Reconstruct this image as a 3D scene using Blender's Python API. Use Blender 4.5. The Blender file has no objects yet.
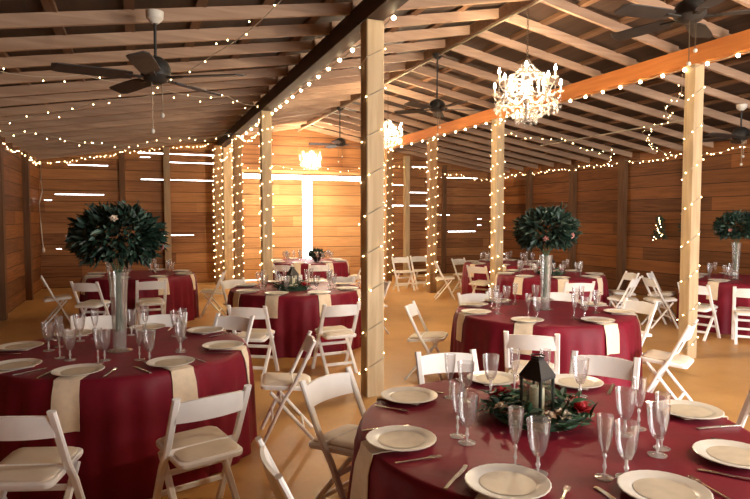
import bpy, bmesh, math, random
from math import sin, cos, pi, radians, sqrt, atan2, hypot
from mathutils import Vector, Matrix
random.seed(7)
S = bpy.context.scene
COL = S.collection

# ------------------------------------------------------------------ materials
def newmat(name):
    m = bpy.data.materials.new(name); m.use_nodes = True
    nt = m.node_tree
    b = next(n for n in nt.nodes if n.type == 'BSDF_PRINCIPLED')
    return m, nt, b
def N(nt, t, **kw):
    n = nt.nodes.new(t)
    for k, v in kw.items(): setattr(n, k, v)
    return n
def mth(nt, op, a, b=None):
    n = N(nt, 'ShaderNodeMath', operation=op)
    for i, v in enumerate((a, b)):
        if v is None: continue
        if isinstance(v, (int, float)): n.inputs[i].default_value = v
        else: nt.links.new(v, n.inputs[i])
    return n.outputs[0]
def rgb(c): return (c[0], c[1], c[2], 1)
def ramp(nt, fac, stops):
    r = N(nt, 'ShaderNodeValToRGB')
    e = r.color_ramp.elements
    while len(e) < len(stops): e.new(0.5)
    for i, (p, c) in enumerate(stops): e[i].position = p; e[i].color = rgb(c)
    nt.links.new(fac, r.inputs[0]); return r.outputs[0]
def mixc(nt, fac, a, b, mode='MIX'):
    n = N(nt, 'ShaderNodeMix', data_type='RGBA', blend_type=mode)
    if isinstance(fac, (int, float)): n.inputs[0].default_value = fac
    else: nt.links.new(fac, n.inputs[0])
    for i, v in ((6, a), (7, b)):
        if isinstance(v, tuple): n.inputs[i].default_value = rgb(v)
        else: nt.links.new(v, n.inputs[i])
    return n.outputs[2]

def plain(name, c, rough=.5, metal=0, var=.12, scale=8, sheen=0, spec=.5, coat=0):
    m, nt, b = newmat(name)
    tc = N(nt, 'ShaderNodeTexCoord'); no = N(nt, 'ShaderNodeTexNoise')
    no.inputs['Scale'].default_value = scale; no.inputs['Detail'].default_value = 4
    nt.links.new(tc.outputs['Object'], no.inputs['Vector'])
    c0 = tuple(max(0, x*(1-var)) for x in c); c1 = tuple(min(1, x*(1+var)) for x in c)
    nt.links.new(ramp(nt, no.outputs['Fac'], [(.3, c0), (.7, c1)]), b.inputs['Base Color'])
    b.inputs['Roughness'].default_value = rough; b.inputs['Metallic'].default_value = metal
    b.inputs['Specular IOR Level'].default_value = spec
    if sheen: b.inputs['Sheen Weight'].default_value = sheen
    if coat: b.inputs['Coat Weight'].default_value = coat
    return m
def wood(name, c0, c1, axis, scale=1.0, rough=.65, tint=.35):
    """grain stretched along one axis, small colour shift from object to object, knots"""
    m, nt, b = newmat(name)
    tc = N(nt, 'ShaderNodeTexCoord'); mp = N(nt, 'ShaderNodeMapping')
    s = [9*scale]*3; s['XYZ'.index(axis)] = .7*scale
    mp.inputs['Scale'].default_value = s
    nt.links.new(tc.outputs['Object'], mp.inputs['Vector'])
    no = N(nt, 'ShaderNodeTexNoise'); no.inputs['Scale'].default_value = 2.2; no.inputs['Detail'].default_value = 7; no.inputs['Distortion'].default_value = .6
    nt.links.new(mp.outputs[0], no.inputs['Vector'])
    col = ramp(nt, no.outputs['Fac'], [(.25, c0), (.55, tuple((a+b_)/2 for a, b_ in zip(c0, c1))), (.78, c1)])
    no2 = N(nt, 'ShaderNodeTexNoise'); no2.inputs['Scale'].default_value = 1.3; nt.links.new(tc.outputs['Object'], no2.inputs['Vector'])
    col = mixc(nt, mth(nt, 'MULTIPLY', no2.outputs['Fac'], .35), col, tuple(x*.55 for x in c0))
    oi = N(nt, 'ShaderNodeObjectInfo')
    col = mixc(nt, mth(nt, 'MULTIPLY', oi.outputs['Random'], tint), col, tuple(x*.6 for x in c0))
    nt.links.new(col, b.inputs['Base Color']); b.inputs['Roughness'].default_value = rough
    b.inputs['Specular IOR Level'].default_value = .25
    bp = N(nt, 'ShaderNodeBump'); bp.inputs['Strength'].default_value = .25; bp.inputs['Distance'].default_value = .01
    nt.links.new(no.outputs['Fac'], bp.inputs['Height']); nt.links.new(bp.outputs[0], b.inputs['Normal'])
    return m
def boards(name, c0, c1, along, pitch=.2):
    """horizontal planks: each course has its own tone, thin open joint between courses"""
    m, nt, b = newmat(name)
    tc = N(nt, 'ShaderNodeTexCoord'); sp = N(nt, 'ShaderNodeSeparateXYZ'); nt.links.new(tc.outputs['Object'], sp.inputs[0])
    z = mth(nt, 'DIVIDE', sp.outputs['Z'], pitch)
    row = mth(nt, 'FLOOR', z); fr = mth(nt, 'FRACT', z)
    a = sp.outputs['X'] if along == 'X' else sp.outputs['Y']
    seg = mth(nt, 'FLOOR', mth(nt, 'ADD', mth(nt, 'DIVIDE', a, 3.6), mth(nt, 'MULTIPLY', row, .37)))
    cv = N(nt, 'ShaderNodeCombineXYZ'); nt.links.new(row, cv.inputs[0]); nt.links.new(seg, cv.inputs[1])
    wn = N(nt, 'ShaderNodeTexWhiteNoise', noise_dimensions='3D'); nt.links.new(cv.outputs[0], wn.inputs['Vector'])
    mp = N(nt, 'ShaderNodeMapping'); mp.inputs['Scale'].default_value = (.8, 12, 12) if along == 'X' else (12, .8, 12)
    nt.links.new(tc.outputs['Object'], mp.inputs['Vector'])
    no = N(nt, 'ShaderNodeTexNoise'); no.inputs['Scale'].default_value = 1.6; no.inputs['Detail'].default_value = 7; no.inputs['Distortion'].default_value = .8
    nt.links.new(mp.outputs[0], no.inputs['Vector'])
    f = mth(nt, 'ADD', mth(nt, 'MULTIPLY', no.outputs['Fac'], .7), mth(nt, 'MULTIPLY', wn.outputs['Value'], .38))
    col = ramp(nt, f, [(.28, c0), (.8, c1)])
    joint = mth(nt, 'LESS_THAN', fr, .045)
    col = mixc(nt, joint, col, tuple(x*.18 for x in c0))
    nt.links.new(col, b.inputs['Base Color']); b.inputs['Roughness'].default_value = .6; b.inputs['Specular IOR Level'].default_value = .25
    bp = N(nt, 'ShaderNodeBump'); bp.inputs['Strength'].default_value = .5; bp.inputs['Distance'].default_value = .02
    nt.links.new(mth(nt, 'SUBTRACT', no.outputs['Fac'], joint), bp.inputs['Height']); nt.links.new(bp.outputs[0], b.inputs['Normal'])
    return m
def glassy(name, tint=(1, 1, 1), clear=.72, frost=.25, frostcol=(.9, .88, .86)):
    """thin clear glass: see-through face on, mirror-like at the rim, with a little body"""
    m, nt, b = newmat(name)
    out = next(n for n in nt.nodes if n.type == 'OUTPUT_MATERIAL'); nt.nodes.remove(b)
    tr = N(nt, 'ShaderNodeBsdfTransparent'); tr.inputs[0].default_value = rgb(tint)
    gl = N(nt, 'ShaderNodeBsdfGlossy'); gl.inputs['Roughness'].default_value = .07
    df = N(nt, 'ShaderNodeBsdfTranslucent'); df.inputs[0].default_value = rgb(frostcol)
    dd = N(nt, 'ShaderNodeBsdfDiffuse'); dd.inputs[0].default_value = rgb(frostcol)
    lw = N(nt, 'ShaderNodeLayerWeight'); lw.inputs['Blend'].default_value = .35
    m0 = N(nt, 'ShaderNodeMixShader'); m0.inputs[0].default_value = .5
    nt.links.new(df.outputs[0], m0.inputs[1]); nt.links.new(dd.outputs[0], m0.inputs[2])
    m1 = N(nt, 'ShaderNodeMixShader'); m1.inputs[0].default_value = frost
    nt.links.new(tr.outputs[0], m1.inputs[1]); nt.links.new(m0.outputs[0], m1.inputs[2])
    m2 = N(nt, 'ShaderNodeMixShader')
    fac = mth(nt, 'ADD', mth(nt, 'MULTIPLY', lw.outputs['Facing'], .75*(1-clear)+.35), .04)
    nt.links.new(fac, m2.inputs[0]); nt.links.new(m1.outputs[0], m2.inputs[1]); nt.links.new(gl.outputs[0], m2.inputs[2])
    nt.links.new(m2.outputs[0], out.inputs['Surface'])
    return m
def emit(name, c, strength):
    m, nt, b = newmat(name)
    b.inputs['Base Color'].default_value = rgb(c); b.inputs['Emission Color'].default_value = rgb(c)
    b.inputs['Emission Strength'].default_value = strength
    return m

M = {}
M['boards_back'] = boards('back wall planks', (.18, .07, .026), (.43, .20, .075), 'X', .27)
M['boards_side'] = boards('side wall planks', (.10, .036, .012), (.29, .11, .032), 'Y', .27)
M['door_boards'] = boards('glow-toned barn door planks', (.42, .21, .085), (.68, .39, .18), 'X', .3)  # warm lamp glow put into the colour, lighter than the wall planks
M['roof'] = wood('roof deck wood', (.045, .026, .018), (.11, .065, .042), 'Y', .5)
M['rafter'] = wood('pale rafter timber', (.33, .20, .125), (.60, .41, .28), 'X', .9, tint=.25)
M['purlin'] = wood('brown purlin timber', (.14, .07, .035), (.26, .14, .075), 'Y', .9)
M['girder_orange'] = wood('orange girder timber', (.50, .16, .035), (.74, .28, .07), 'Y', .8, tint=0)
M['girder_dark'] = wood('dark girder timber', (.05, .028, .02), (.10, .055, .035), 'Y', .8, tint=0)
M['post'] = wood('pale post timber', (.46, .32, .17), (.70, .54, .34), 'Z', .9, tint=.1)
M['post_shaded'] = wood('shade-toned post timber', (.26, .14, .06), (.46, .27, .13), 'Z', .9, tint=.1)  # far posts: the weaker light there is painted in as a darker tone
M['stud'] = wood('dark wall stud', (.11, .05, .022), (.22, .11, .05), 'Z', .9, tint=.2)
M['white'] = plain('white chair resin', (.88, .86, .83), .42, var=.04, spec=.4)
M['pad'] = plain('ivory vinyl seat pad', (.72, .62, .50), .55, var=.06)
M['cloth'] = None
M['napkin'] = plain('ivory napkin linen', (.80, .66, .48), .8, var=.06, scale=30, sheen=.2)
M['plate'] = plain('ivory china', (.84, .80, .72), .28, var=.04, scale=14, coat=.2)
M['well'] = plain('cream china centre', (.66, .57, .44), .5, var=.08, scale=20)
M['glass'] = glassy('clear cut glass', (.98, .97, .97), .55, .07, (1, .97, .95))
M['glass_stem'] = glassy('clear thick glass', (.96, .95, .95), .5, .38, (1, .97, .95))
M['vase'] = glassy('clear vase glass', (.95, .96, .95), .7, .12)
M['pane'] = glassy('lantern pane glass', (.98, 1, .98), .95, .0)
M['crystal'] = glassy('chandelier crystal', (1, .98, .95), .55, .09, (1, .97, .92))
M['metal'] = plain('silver flatware', (.72, .69, .64), .25, 1, var=.05)
M['black'] = plain('black metal', (.028, .026, .024), .45, .2, var=.2)
M['dark_green'] = plain('dark green enamel', (.03, .04, .03), .4, .1)
M['chain'] = plain('aged chain metal', (.16, .12, .08), .4, .8)
M['silver'] = plain('chandelier silver', (.8, .76, .7), .22, .9)
M['fanblade'] = plain('black fan blade', (.035, .03, .028), .5, var=.25)
M['wire'] = plain('white light wire', (.42, .36, .26), .6)
M['cord'] = plain('white cable', (.62, .58, .50), .5)
M['candle'] = plain('cream candle wax', (.86, .76, .56), .5, var=.05)
M['leaf'] = plain('deep green leaf', (.010, .030, .018), .5, var=.5, scale=14)
M['leaf_mid'] = plain('fresh green leaf', (.035, .10, .045), .5, var=.5, scale=14)
M['leaf2'] = plain('grey green eucalyptus leaf', (.07, .12, .085), .55, var=.35, scale=16)
M['rose_red'] = plain('red rose petal', (.48, .015, .03), .6, var=.25, scale=40)
M['cream_petal'] = plain('cream petal', (.78, .66, .52), .6, var=.12, scale=40)
M['pink_petal'] = plain('dusky pink petal', (.55, .25, .22), .6, var=.15, scale=40)
M['stem'] = plain('green stem', (.05, .10, .04), .6)
M['bulb'] = emit('warm fairy bulb', (1, .74, .36), 18)
M['globe'] = emit('warm globe bulb', (1, .80, .46), 22)
M['flame'] = emit('chandelier bulb', (1, .86, .66), 60)

def cloth_mat():
    m, nt, b = newmat('burgundy satin cloth')
    tc = N(nt, 'ShaderNodeTexCoord'); no = N(nt, 'ShaderNodeTexNoise'); no.inputs['Scale'].default_value = 3; no.inputs['Detail'].default_value = 3
    nt.links.new(tc.outputs['Object'], no.inputs['Vector'])
    nt.links.new(ramp(nt, no.outputs['Fac'], [(.3, (.15, .007, .018)), (.7, (.225, .012, .029))]), b.inputs['Base Color'])
    b.inputs['Roughness'].default_value = .5; b.inputs['Sheen Weight'].default_value = .06; b.inputs['Sheen Roughness'].default_value = .4
    b.inputs['Sheen Tint'].default_value = (.8, .12, .18, 1); b.inputs['Specular IOR Level'].default_value = .2
    wv = N(nt, 'ShaderNodeTexNoise'); wv.inputs['Scale'].default_value = 9; nt.links.new(tc.outputs['Object'], wv.inputs['Vector'])
    bp = N(nt, 'ShaderNodeBump'); bp.inputs['Strength'].default_value = .15; bp.inputs['Distance'].default_value = .02
    nt.links.new(wv.outputs['Fac'], bp.inputs['Height']); nt.links.new(bp.outputs[0], b.inputs['Normal'])
    return m
M['cloth'] = cloth_mat()
def floor_mat():
    m, nt, b = newmat('golden brown sealed floor')
    tc = N(nt, 'ShaderNodeTexCoord'); no = N(nt, 'ShaderNodeTexNoise'); no.inputs['Scale'].default_value = .9; no.inputs['Detail'].default_value = 8; no.inputs['Roughness'].default_value = .6
    nt.links.new(tc.outputs['Object'], no.inputs['Vector'])
    col = ramp(nt, no.outputs['Fac'], [(.3, (.47, .24, .075)), (.55, (.62, .34, .11)), (.75, (.68, .40, .15))])
    n2 = N(nt, 'ShaderNodeTexNoise'); n2.inputs['Scale'].default_value = 40; n2.inputs['Detail'].default_value = 4; nt.links.new(tc.outputs['Object'], n2.inputs['Vector'])
    col = mixc(nt, mth(nt, 'MULTIPLY', n2.outputs['Fac'], .3), col, (.30, .17, .08))
    nt.links.new(col, b.inputs['Base Color'])
    b.inputs['Roughness'].default_value = .42; b.inputs['Specular IOR Level'].default_value = .4
    return m
M['floor'] = floor_mat()

# ------------------------------------------------------------------ geometry helpers
class MB:
    def __init__(s): s.v = []; s.f = []
    def add(s, vs, fs):
        o = len(s.v); s.v += [tuple(v) for v in vs]; s.f += [tuple(i+o for i in f) for f in fs]; return s
    def box(s, x0, x1, y0, y1, z0, z1):
        return s.add([(x0,y0,z0),(x1,y0,z0),(x1,y1,z0),(x0,y1,z0),(x0,y0,z1),(x1,y0,z1),(x1,y1,z1),(x0,y1,z1)],
                     [(0,3,2,1),(4,5,6,7),(0,1,5,4),(1,2,6,5),(2,3,7,6),(3,0,4,7)])
    def sweep(s, pts, prof, up=(0,0,1), closed=False, scales=None):
        pts = [Vector(p) for p in pts]; n = len(pts); k = len(prof); vs = []; fs = []
        up = Vector(up)
        for i, p in enumerate(pts):
            if closed: t = pts[(i+1) % n]-pts[i-1]
            else: t = pts[min(i+1, n-1)]-pts[max(i-1, 0)]
            t.normalize(); sd = t.cross(up)
            if sd.length < 1e-4: sd = t.cross(Vector((1, 0, 0)))
            sd.normalize(); u = sd.cross(t)
            q = scales[i] if scales else 1
            for a, b in prof: vs.append(p+sd*a*q+u*b*q)
        m = n if closed else n-1
        for i in range(m):
            a = i*k; b = ((i+1) % n)*k
            for j in range(k): fs.append((a+j, a+(j+1) % k, b+(j+1) % k, b+j))
        if not closed:
            fs.append(tuple(range(k-1, -1, -1))); fs.append(tuple((n-1)*k+j for j in range(k)))
        return s.add(vs, fs)
    def tube(s, pts, r, seg=8, up=(0,0,1), closed=False, scales=None):
        return s.sweep(pts, [(r*cos(2*pi*j/seg), r*sin(2*pi*j/seg)) for j in range(seg)], up, closed, scales)
    def bar(s, pts, w, h, up=(0,0,1), c=.2):
        a, b = w/2, h/2; d = min(w, h)*c
        return s.sweep(pts, [(a-d,-b),(a,-b+d),(a,b-d),(a-d,b),(-a+d,b),(-a,b-d),(-a,-b+d),(-a+d,-b)], up)
    def lathe(s, prof, seg=24, c=(0,0,0), wob=None):
        vs = []; fs = []; n = len(prof)
        for j in range(seg):
            a = 2*pi*j/seg
            for i, (r, z) in enumerate(prof):
                rr = r*(wob(a, i) if wob else 1)
                vs.append((c[0]+rr*cos(a), c[1]+rr*sin(a), c[2]+z))
        for j in range(seg):
            for i in range(n-1):
                fs.append((j*n+i, ((j+1) % seg)*n+i, ((j+1) % seg)*n+i+1, j*n+i+1))
        if prof[0][0] > 1e-5: fs.append(tuple(j*n for j in range(seg-1, -1, -1)))
        if prof[-1][0] > 1e-5: fs.append(tuple(j*n+n-1 for j in range(seg)))
        return s.add(vs, fs)
    def ball(s, c, r, seg=8, rings=6, sq=1):
        return s.lathe([(r*sin(pi*i/rings) if 0 < i < rings else 0, -r*sq*cos(pi*i/rings)) for i in range(rings+1)], seg, c)
    def leaf(s, p, d, L, W, nrm=None, fold=.25):
        d = Vector(d).normalized(); nv = Vector(nrm) if nrm else Vector((random.uniform(-1,1), random.uniform(-1,1), random.uniform(-1,1)))
        sd = d.cross(nv)
        if sd.length < 1e-3: sd = d.orthogonal()
        sd.normalize(); n = sd.cross(d); p = Vector(p)
        q = [p, p+d*L*.35+sd*W*.5+n*W*fold, p+d*L*.7+sd*W*.36+n*W*fold*.6-n*L*.04, p+d*L-n*L*.12, p+d*L*.7-sd*W*.36+n*W*fold*.6-n*L*.04, p+d*L*.35-sd*W*.5+n*W*fold, p+d*L*.5]
        return s.add(q, [(0,1,6),(1,2,6),(2,3,6),(3,4,6),(4,5,6),(5,0,6)])
    def mesh(s, name, m, ang=38, smooth=True):
        me = bpy.data.meshes.new(name); me.from_pydata(s.v, [], s.f); me.update()
        bm = bmesh.new(); bm.from_mesh(me); bmesh.ops.remove_doubles(bm, verts=bm.verts, dist=1e-5); bmesh.ops.recalc_face_normals(bm, faces=bm.faces); bm.to_mesh(me); bm.free()
        if smooth:
            me.polygons.foreach_set('use_smooth', [True]*len(me.polygons)); me.set_sharp_from_angle(angle=radians(ang))
        me.materials.append(M[m] if isinstance(m, str) else m); return me
    def build(s, name, m, parent=None, ang=38, smooth=True):
        return put(name, s.mesh(name, m, ang, smooth), parent)
def put(name, me, parent=None, loc=None, rz=None):
    o = bpy.data.objects.new(name, me); COL.objects.link(o)
    if parent: o.parent = parent
    if loc is not None: o.location = loc
    if rz is not None: o.rotation_euler = (0, 0, rz)
    return o
def tag(o, label=None, cat=None, group=None, kind=None):
    for k, v in (('label', label), ('category', cat), ('group', group), ('kind', kind)):
        if v: o[k] = v
    return o
def empty(name, loc=(0,0,0), rz=0):
    o = put(name, None, None, loc, rz); o.empty_display_size = .1; return o
KIDS = {}
def kids(o): return [c for c in COL.objects if c.parent == o]
def proto_children(root):
    return [(c, [g for g in kids(c)]) for c in kids(root)]
def copy_tree(root, tree):
    r = root.copy(); COL.objects.link(r)
    for c, gs in tree:
        d = c.copy(); COL.objects.link(d); d.parent = r
        for g in gs:
            e = g.copy(); COL.objects.link(e); e.parent = d
    return r
class Maker:
    """first call hands out the prototype itself, later calls copies of the thing and its parts"""
    def __init__(s, root): s.root = root; s.tree = proto_children(root); s.used = False
    def __call__(s, loc, rz=0, label=None, cat=None, group=None, scale=None):
        if s.used: o = copy_tree(s.root, s.tree)
        else: o = s.root; s.used = True
        o.location = loc; o.rotation_euler = (0, 0, rz)
        for k in ('label', 'category', 'group'):
            if k in o: del o[k]
        if scale: o.scale = (scale,)*3
        return tag(o, label, cat, group)

# ------------------------------------------------------------------ building shell
XW0, XW1, YF, YB = -2.245, 10.64, -1.5, 16.8
XR = 4.26; XL, XRR = 2.14, 6.40
ZR, ZG, ZE = 4.25, 3.84, 3.14            # underside of rafters at ridge, girders, eaves
def roofz(x):
    if x < XL: return ZE+(ZG-ZE)*(x-XW0)/(XL-XW0)
    if x < XR: return ZG+(ZR-ZG)*(x-XL)/(XR-XL)
    if x < XRR: return ZR+(ZG-ZR)*(x-XR)/(XRR-XR)
    return ZG+(ZE-ZG)*(x-XRR)/(XW1-XRR)
RD = .115                                  # rafter depth
b = MB(); b.box(XW0-.3, XW1+.3, YF-.3, YB+.3, -.12, 0)
tag(b.build('floor', 'floor', smooth=False), 'golden brown sealed concrete floor', None, None, 'structure')

def gable_wall(name, y0, y1, holes, m):
    xs = sorted({XW0-.1, XW1+.1, XL, XR, XRR} | {h[0] for h in holes} | {h[1] for h in holes})
    w = MB()
    for x0, x1 in zip(xs, xs[1:]):
        if x1-x0 < 1e-4: continue
        xm = (x0+x1)/2
        cuts = sorted((h[2], h[3]) for h in holes if h[0] < xm < h[1])
        z = 0
        for a, c in cuts:
            if a > z+1e-4: w.box(x0, x1, y0, y1, z, a)
            z = max(z, c)
        t0, t1 = roofz(max(x0, XW0))+RD+.06, roofz(min(x1, XW1))+RD+.06
        w.add([(x0,y0,z),(x1,y0,z),(x1,y1,z),(x0,y1,z),(x0,y0,t0),(x1,y0,t1),(x1,y1,t1),(x0,y1,t0)],
              [(0,3,2,1),(4,5,6,7),(0,1,5,4),(1,2,6,5),(2,3,7,6),(3,0,4,7)])
    o = w.build(name, m, smooth=False); return tag(o, None, None, None, 'structure')
def slit(x0, x1, z, h=.045):
    h *= .45
    return (x0, x1, z-h/2, z+h/2)
slits = [slit(-1.59,-.68,3.08), slit(-1.9,-.79,2.34), slit(-2.14,-1.97,2.19,.04), slit(-1.68,-1.52,1.29,.04), slit(.04,1.98,3.44,.06),
         slit(.09,.33,3.33,.04), slit(.72,1.98,3.22), slit(.1,1.97,2.757), slit(.55,1.4,1.29,.03), slit(-1.30,-1.22,1.05,.04), slit(-1.9,-1.78,.98,.03),
         slit(7.86,8.4,3.32,.04), slit(7.69,8.4,2.535), slit(7.13,8.41,2.13), slit(8.83,9.19,1.845,.04), slit(9.12,10.14,1.32,.05), slit(10.2,10.36,1.72,.05),
         slit(10.19,10.36,1.52,.04), slit(8.86,10.2,3.02,.035), slit(7.1,7.6,2.75,.03)]
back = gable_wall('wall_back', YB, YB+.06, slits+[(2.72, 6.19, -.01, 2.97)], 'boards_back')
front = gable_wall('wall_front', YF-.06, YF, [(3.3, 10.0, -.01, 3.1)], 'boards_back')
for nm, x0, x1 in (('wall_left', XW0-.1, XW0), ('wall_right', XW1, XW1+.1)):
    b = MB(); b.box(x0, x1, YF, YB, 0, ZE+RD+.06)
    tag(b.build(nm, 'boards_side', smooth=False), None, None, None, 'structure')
# roof deck
b = MB(); xs = [XW0-.1, XL, XR, XRR, XW1+.1]; zs = [roofz(max(XW0, min(XW1, x)))+RD+.045 for x in xs]
for i in range(4):
    x0, x1, z0, z1 = xs[i], xs[i+1], zs[i], zs[i+1]
    y0, y1 = YF-.1, YB+.1
    b.add([(x0,y0,z0),(x1,y0,z1),(x1,y1,z1),(x0,y1,z0),(x0,y0,z0+.05),(x1,y0,z1+.05),(x1,y1,z1+.05),(x0,y1,z0+.05)],
          [(0,3,2,1),(4,5,6,7),(0,1,5,4),(1,2,6,5),(2,3,7,6),(3,0,4,7)])
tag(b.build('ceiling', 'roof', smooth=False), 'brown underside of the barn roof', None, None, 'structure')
# rafters and purlins, each a timber of its own
k = 0
y = YF+.35
while y < YB-.05:
    for x0, x1 in ((XW0, XL), (XL-.08, XR), (XR, XRR+.08), (XRR, XW1)):
        z0, z1 = roofz(x0), roofz(x1); b = MB(); o = random.uniform(-.012, .012)
        yy = y+(0.05 if x0 in (XW0, XRR) else 0)
        b.add([(x0,yy-.022,z0+o),(x1,yy-.022,z1+o),(x1,yy+.022,z1+o),(x0,yy+.022,z0+o),(x0,yy-.022,z0+RD),(x1,yy-.022,z1+RD),(x1,yy+.022,z1+RD),(x0,yy+.022,z0+RD)],
              [(0,3,2,1),(4,5,6,7),(0,1,5,4),(1,2,6,5),(2,3,7,6),(3,0,4,7)])
        tag(b.build('rafter', 'rafter', smooth=False), None, None, None, 'structure')
    y += .70
for x in [XW0+.35+.62*i for i in range(21)]:
    if any(abs(x-q) < .12 for q in (XL, XR, XRR)): continue
    z = roofz(x)+RD; b = MB(); b.box(x-.045, x+.045, YF, YB, z-.0, z+.05)
    tag(b.build('purlin', 'purlin', smooth=False), None, None, None, 'structure')
# girders, ridge beam
b = MB(); b.box(XL-.09, XL+.09, YF, YB, 3.64, ZG); tag(b.build('girder', 'girder_dark', smooth=False), 'dark timber girder on the left row of posts', None, None, 'structure')
b = MB(); b.box(XRR-.09, XRR+.09, YF, YB, 3.62, ZG-.01); tag(b.build('girder', 'girder_orange', smooth=False), 'orange timber girder on the right row of posts', None, None, 'structure')
b = MB(); b.box(XR-.022, XR+.022, YF, YB, ZR-.035, ZR+RD); tag(b.build('ridge_board', 'rafter', smooth=False), None, None, None, 'structure')
b = MB(); b.tube([(XR, YF+.1, ZR-.055), (XR, YB-.1, ZR-.055)], .014, 8)
tag(b.build('conduit', 'wire'), 'thin pale conduit running along the ridge of the roof', 'conduit')
b = MB(); b.tube([(8.4, 7.3, 3.36), (8.4, 11.2, 3.36)], .014, 8)
tag(b.build('conduit', 'wire'), 'thin pale conduit under the right aisle roof behind the pale post', 'conduit')
# wall studs and trim
n = 0
for x, ys in ((XW1-.06, (3.7, 5.5, 7.35, 9.19, 10.99, 12.73, 14.6)), (XW0+.06, (3.4, 6.4, 9.2, 11.9, 14.6))):
    for y in ys:
        n += 1; b = MB(); b.box(x-.06, x+.06, y-.09, y+.09, 0, ZE-.01)
        tag(b.build('trim_%d' % n, 'stud', smooth=False), None, None, None, 'structure')
for x in (-.35, 8.95):
    n += 1; b = MB(); b.box(x-.07, x+.07, YB-.08, YB, 0, roofz(x)-.02); tag(b.build('trim_%d' % n, 'stud', smooth=False), None, None, None, 'structure')
# barn doors with daylight between and above them
for i, (x0, x1) in enumerate(((2.66, 4.42), (4.71, 6.25))):
    b = MB(); b.box(x0, x1, YB+.065, YB+.11, .02, 2.85)
    d = tag(b.build('door_%d' % (i+1), 'door_boards', smooth=False), None, None, None, 'structure')
b = MB(); b.box(2.3, 6.6, YB-.03, YB-.001, 2.99, 3.09)
n += 1; tag(b.build('trim_%d' % n, 'door_boards', smooth=False), None, None, None, 'structure')

# ------------------------------------------------------------------ posts
PH = .09
def post(x, y, label, mat='post', top=3.63, w=PH):
    b = MB(); b.bar([(0,0,0), (0,0,top)], 2*w, 2*w, (0,1,0), .05)
    o = b.build('timber_post', mat); o.location = (x, y, 0)
    return tag(o, label, 'post')
P_L = [(2.14, 5.49), (2.14, 10.7), (2.14, 13.97), (1.97, 16.2)]
P_R = [(6.40, 5.51), (6.40, 9.84), (6.40, 12.58), (6.40, 15.23)]
post(*P_L[0], 'thick pale square timber post nearest the camera, by the front table')
post(*P_L[1], 'light-wrapped timber post second in the left row, left of the barn door')
post(*P_L[2], 'shaded light-wrapped timber post third in the left row', 'post_shaded')
post(*P_L[3], 'dark light-wrapped timber post at the far end of the left row', 'post_shaded')
post(*P_R[0], 'pale timber post nearest on the right, beside the right edge table', w=.077)
post(*P_R[1], 'light-wrapped timber post below the big crystal chandelier')
post(*P_R[2], 'shaded light-wrapped timber post third in the right row', 'post_shaded')
post(*P_R[3], 'light-wrapped timber post just right of the thick post, far end of its row', 'post_shaded')
post(.73, 16.68, 'slim bare pale post on the back wall of the left aisle', 'post', roofz(.73)-.02, .08)
post(7.62, 16.68, 'slim bare pale post on the back wall of the right aisle', 'post', roofz(7.62)-.02, .08)
post(2.28, 16.665, 'bare pale post on the back wall between two light-wrapped posts', 'post', roofz(2.28)-.02, .12)

# ------------------------------------------------------------------ string lights
def ico(r):
    bm = bmesh.new(); bmesh.ops.create_icosphere(bm, subdivisions=1, radius=r)
    me = bpy.data.meshes.new('bulb'); bm.to_mesh(me); bm.free()
    me.polygons.foreach_set('use_smooth', [True]*len(me.polygons)); return me
BM = {}
def bulbmesh(r, m='bulb'):
    r = round(r*.52, 4)
    key = (r, m)
    if key not in BM:
        me = ico(r); me.materials.append(M[m]); BM[key] = me
    return BM[key]
def string(label, wires, bulbs, r, group=None, m='bulb', wr=.004):
    """wires: polylines; bulbs: points"""
    root = empty('string_light', wires[0][0])
    o0 = Vector(wires[0][0])
    b = MB()
    for w in wires: b.tube([Vector(p)-o0 for p in w], wr, 5)
    b.build('wire', 'wire', root)
    for p in bulbs: put('bulb', bulbmesh(r, m), root, Vector(p)-o0)
    return tag(root, label, 'string lights', group)
def polyline(anchors, sag, per=14):
    out = []
    for (a, c) in zip(anchors, anchors[1:]):
        a, c = Vector(a), Vector(c)
        for i in range(per):
            t = i/per; p = a.lerp(c, t); p.z -= sag*4*t*(1-t); out.append(p)
    out.append(Vector(anchors[-1])); return out
def along(pl, step, jit=.0, start=.1):
    out = []; d = start; acc = 0
    for a, c in zip(pl, pl[1:]):
        L = (c-a).length
        while d <= acc+L and L > 0:
            p = a.lerp(c, (d-acc)/L)
            out.append(p+Vector((random.uniform(-jit,jit), random.uniform(-jit,jit), random.uniform(-jit,jit)-.012)))
            d += step*random.uniform(.75, 1.25)
        acc += L
    return out
def wrap(px, py, z0, z1, turns, nb, r, label, w=PH, phase=0):
    pts = []; n = int(turns*16)
    for i in range(n+1):
        a = 2*pi*turns*i/n+phase; c, s = cos(a), sin(a); q = (w+.012)/max(abs(c), abs(s))
        q = min(q, (w+.012)*1.3)
        pts.append(Vector((px+q*c, py+q*s, z0+(z1-z0)*i/n)))
    bl = []
    for i in range(nb):
        t = (i+.5+random.uniform(-.3,.3))/nb; j = t*n; k_ = int(j); p = pts[k_].lerp(pts[min(k_+1, n)], j-k_)
        d = Vector((p.x-px, p.y-py, 0)).normalized(); bl.append(p+d*(r*.8))
    return string(label, [pts], bl, r)
wrap(*P_L[0], .05, 3.6, 9.5, 34, .013, 'fairy lights spiralling up the thick pale post nearest the camera')
wrap(*P_L[1], .1, 3.6, 15, 80, .018, 'fairy lights spiralling up the second post of the left row')
wrap(*P_L[2], .1, 3.6, 17, 90, .019, 'fairy lights spiralling up the third post of the left row')
wrap(*P_L[3], .1, 3.6, 20, 96, .021, 'dense fairy lights on the far end post of the left row')
wrap(*P_R[0], .05, 3.6, 8, 46, .014, 'fairy lights spiralling up the nearest post of the right row', .077, phase=2.6)
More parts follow.
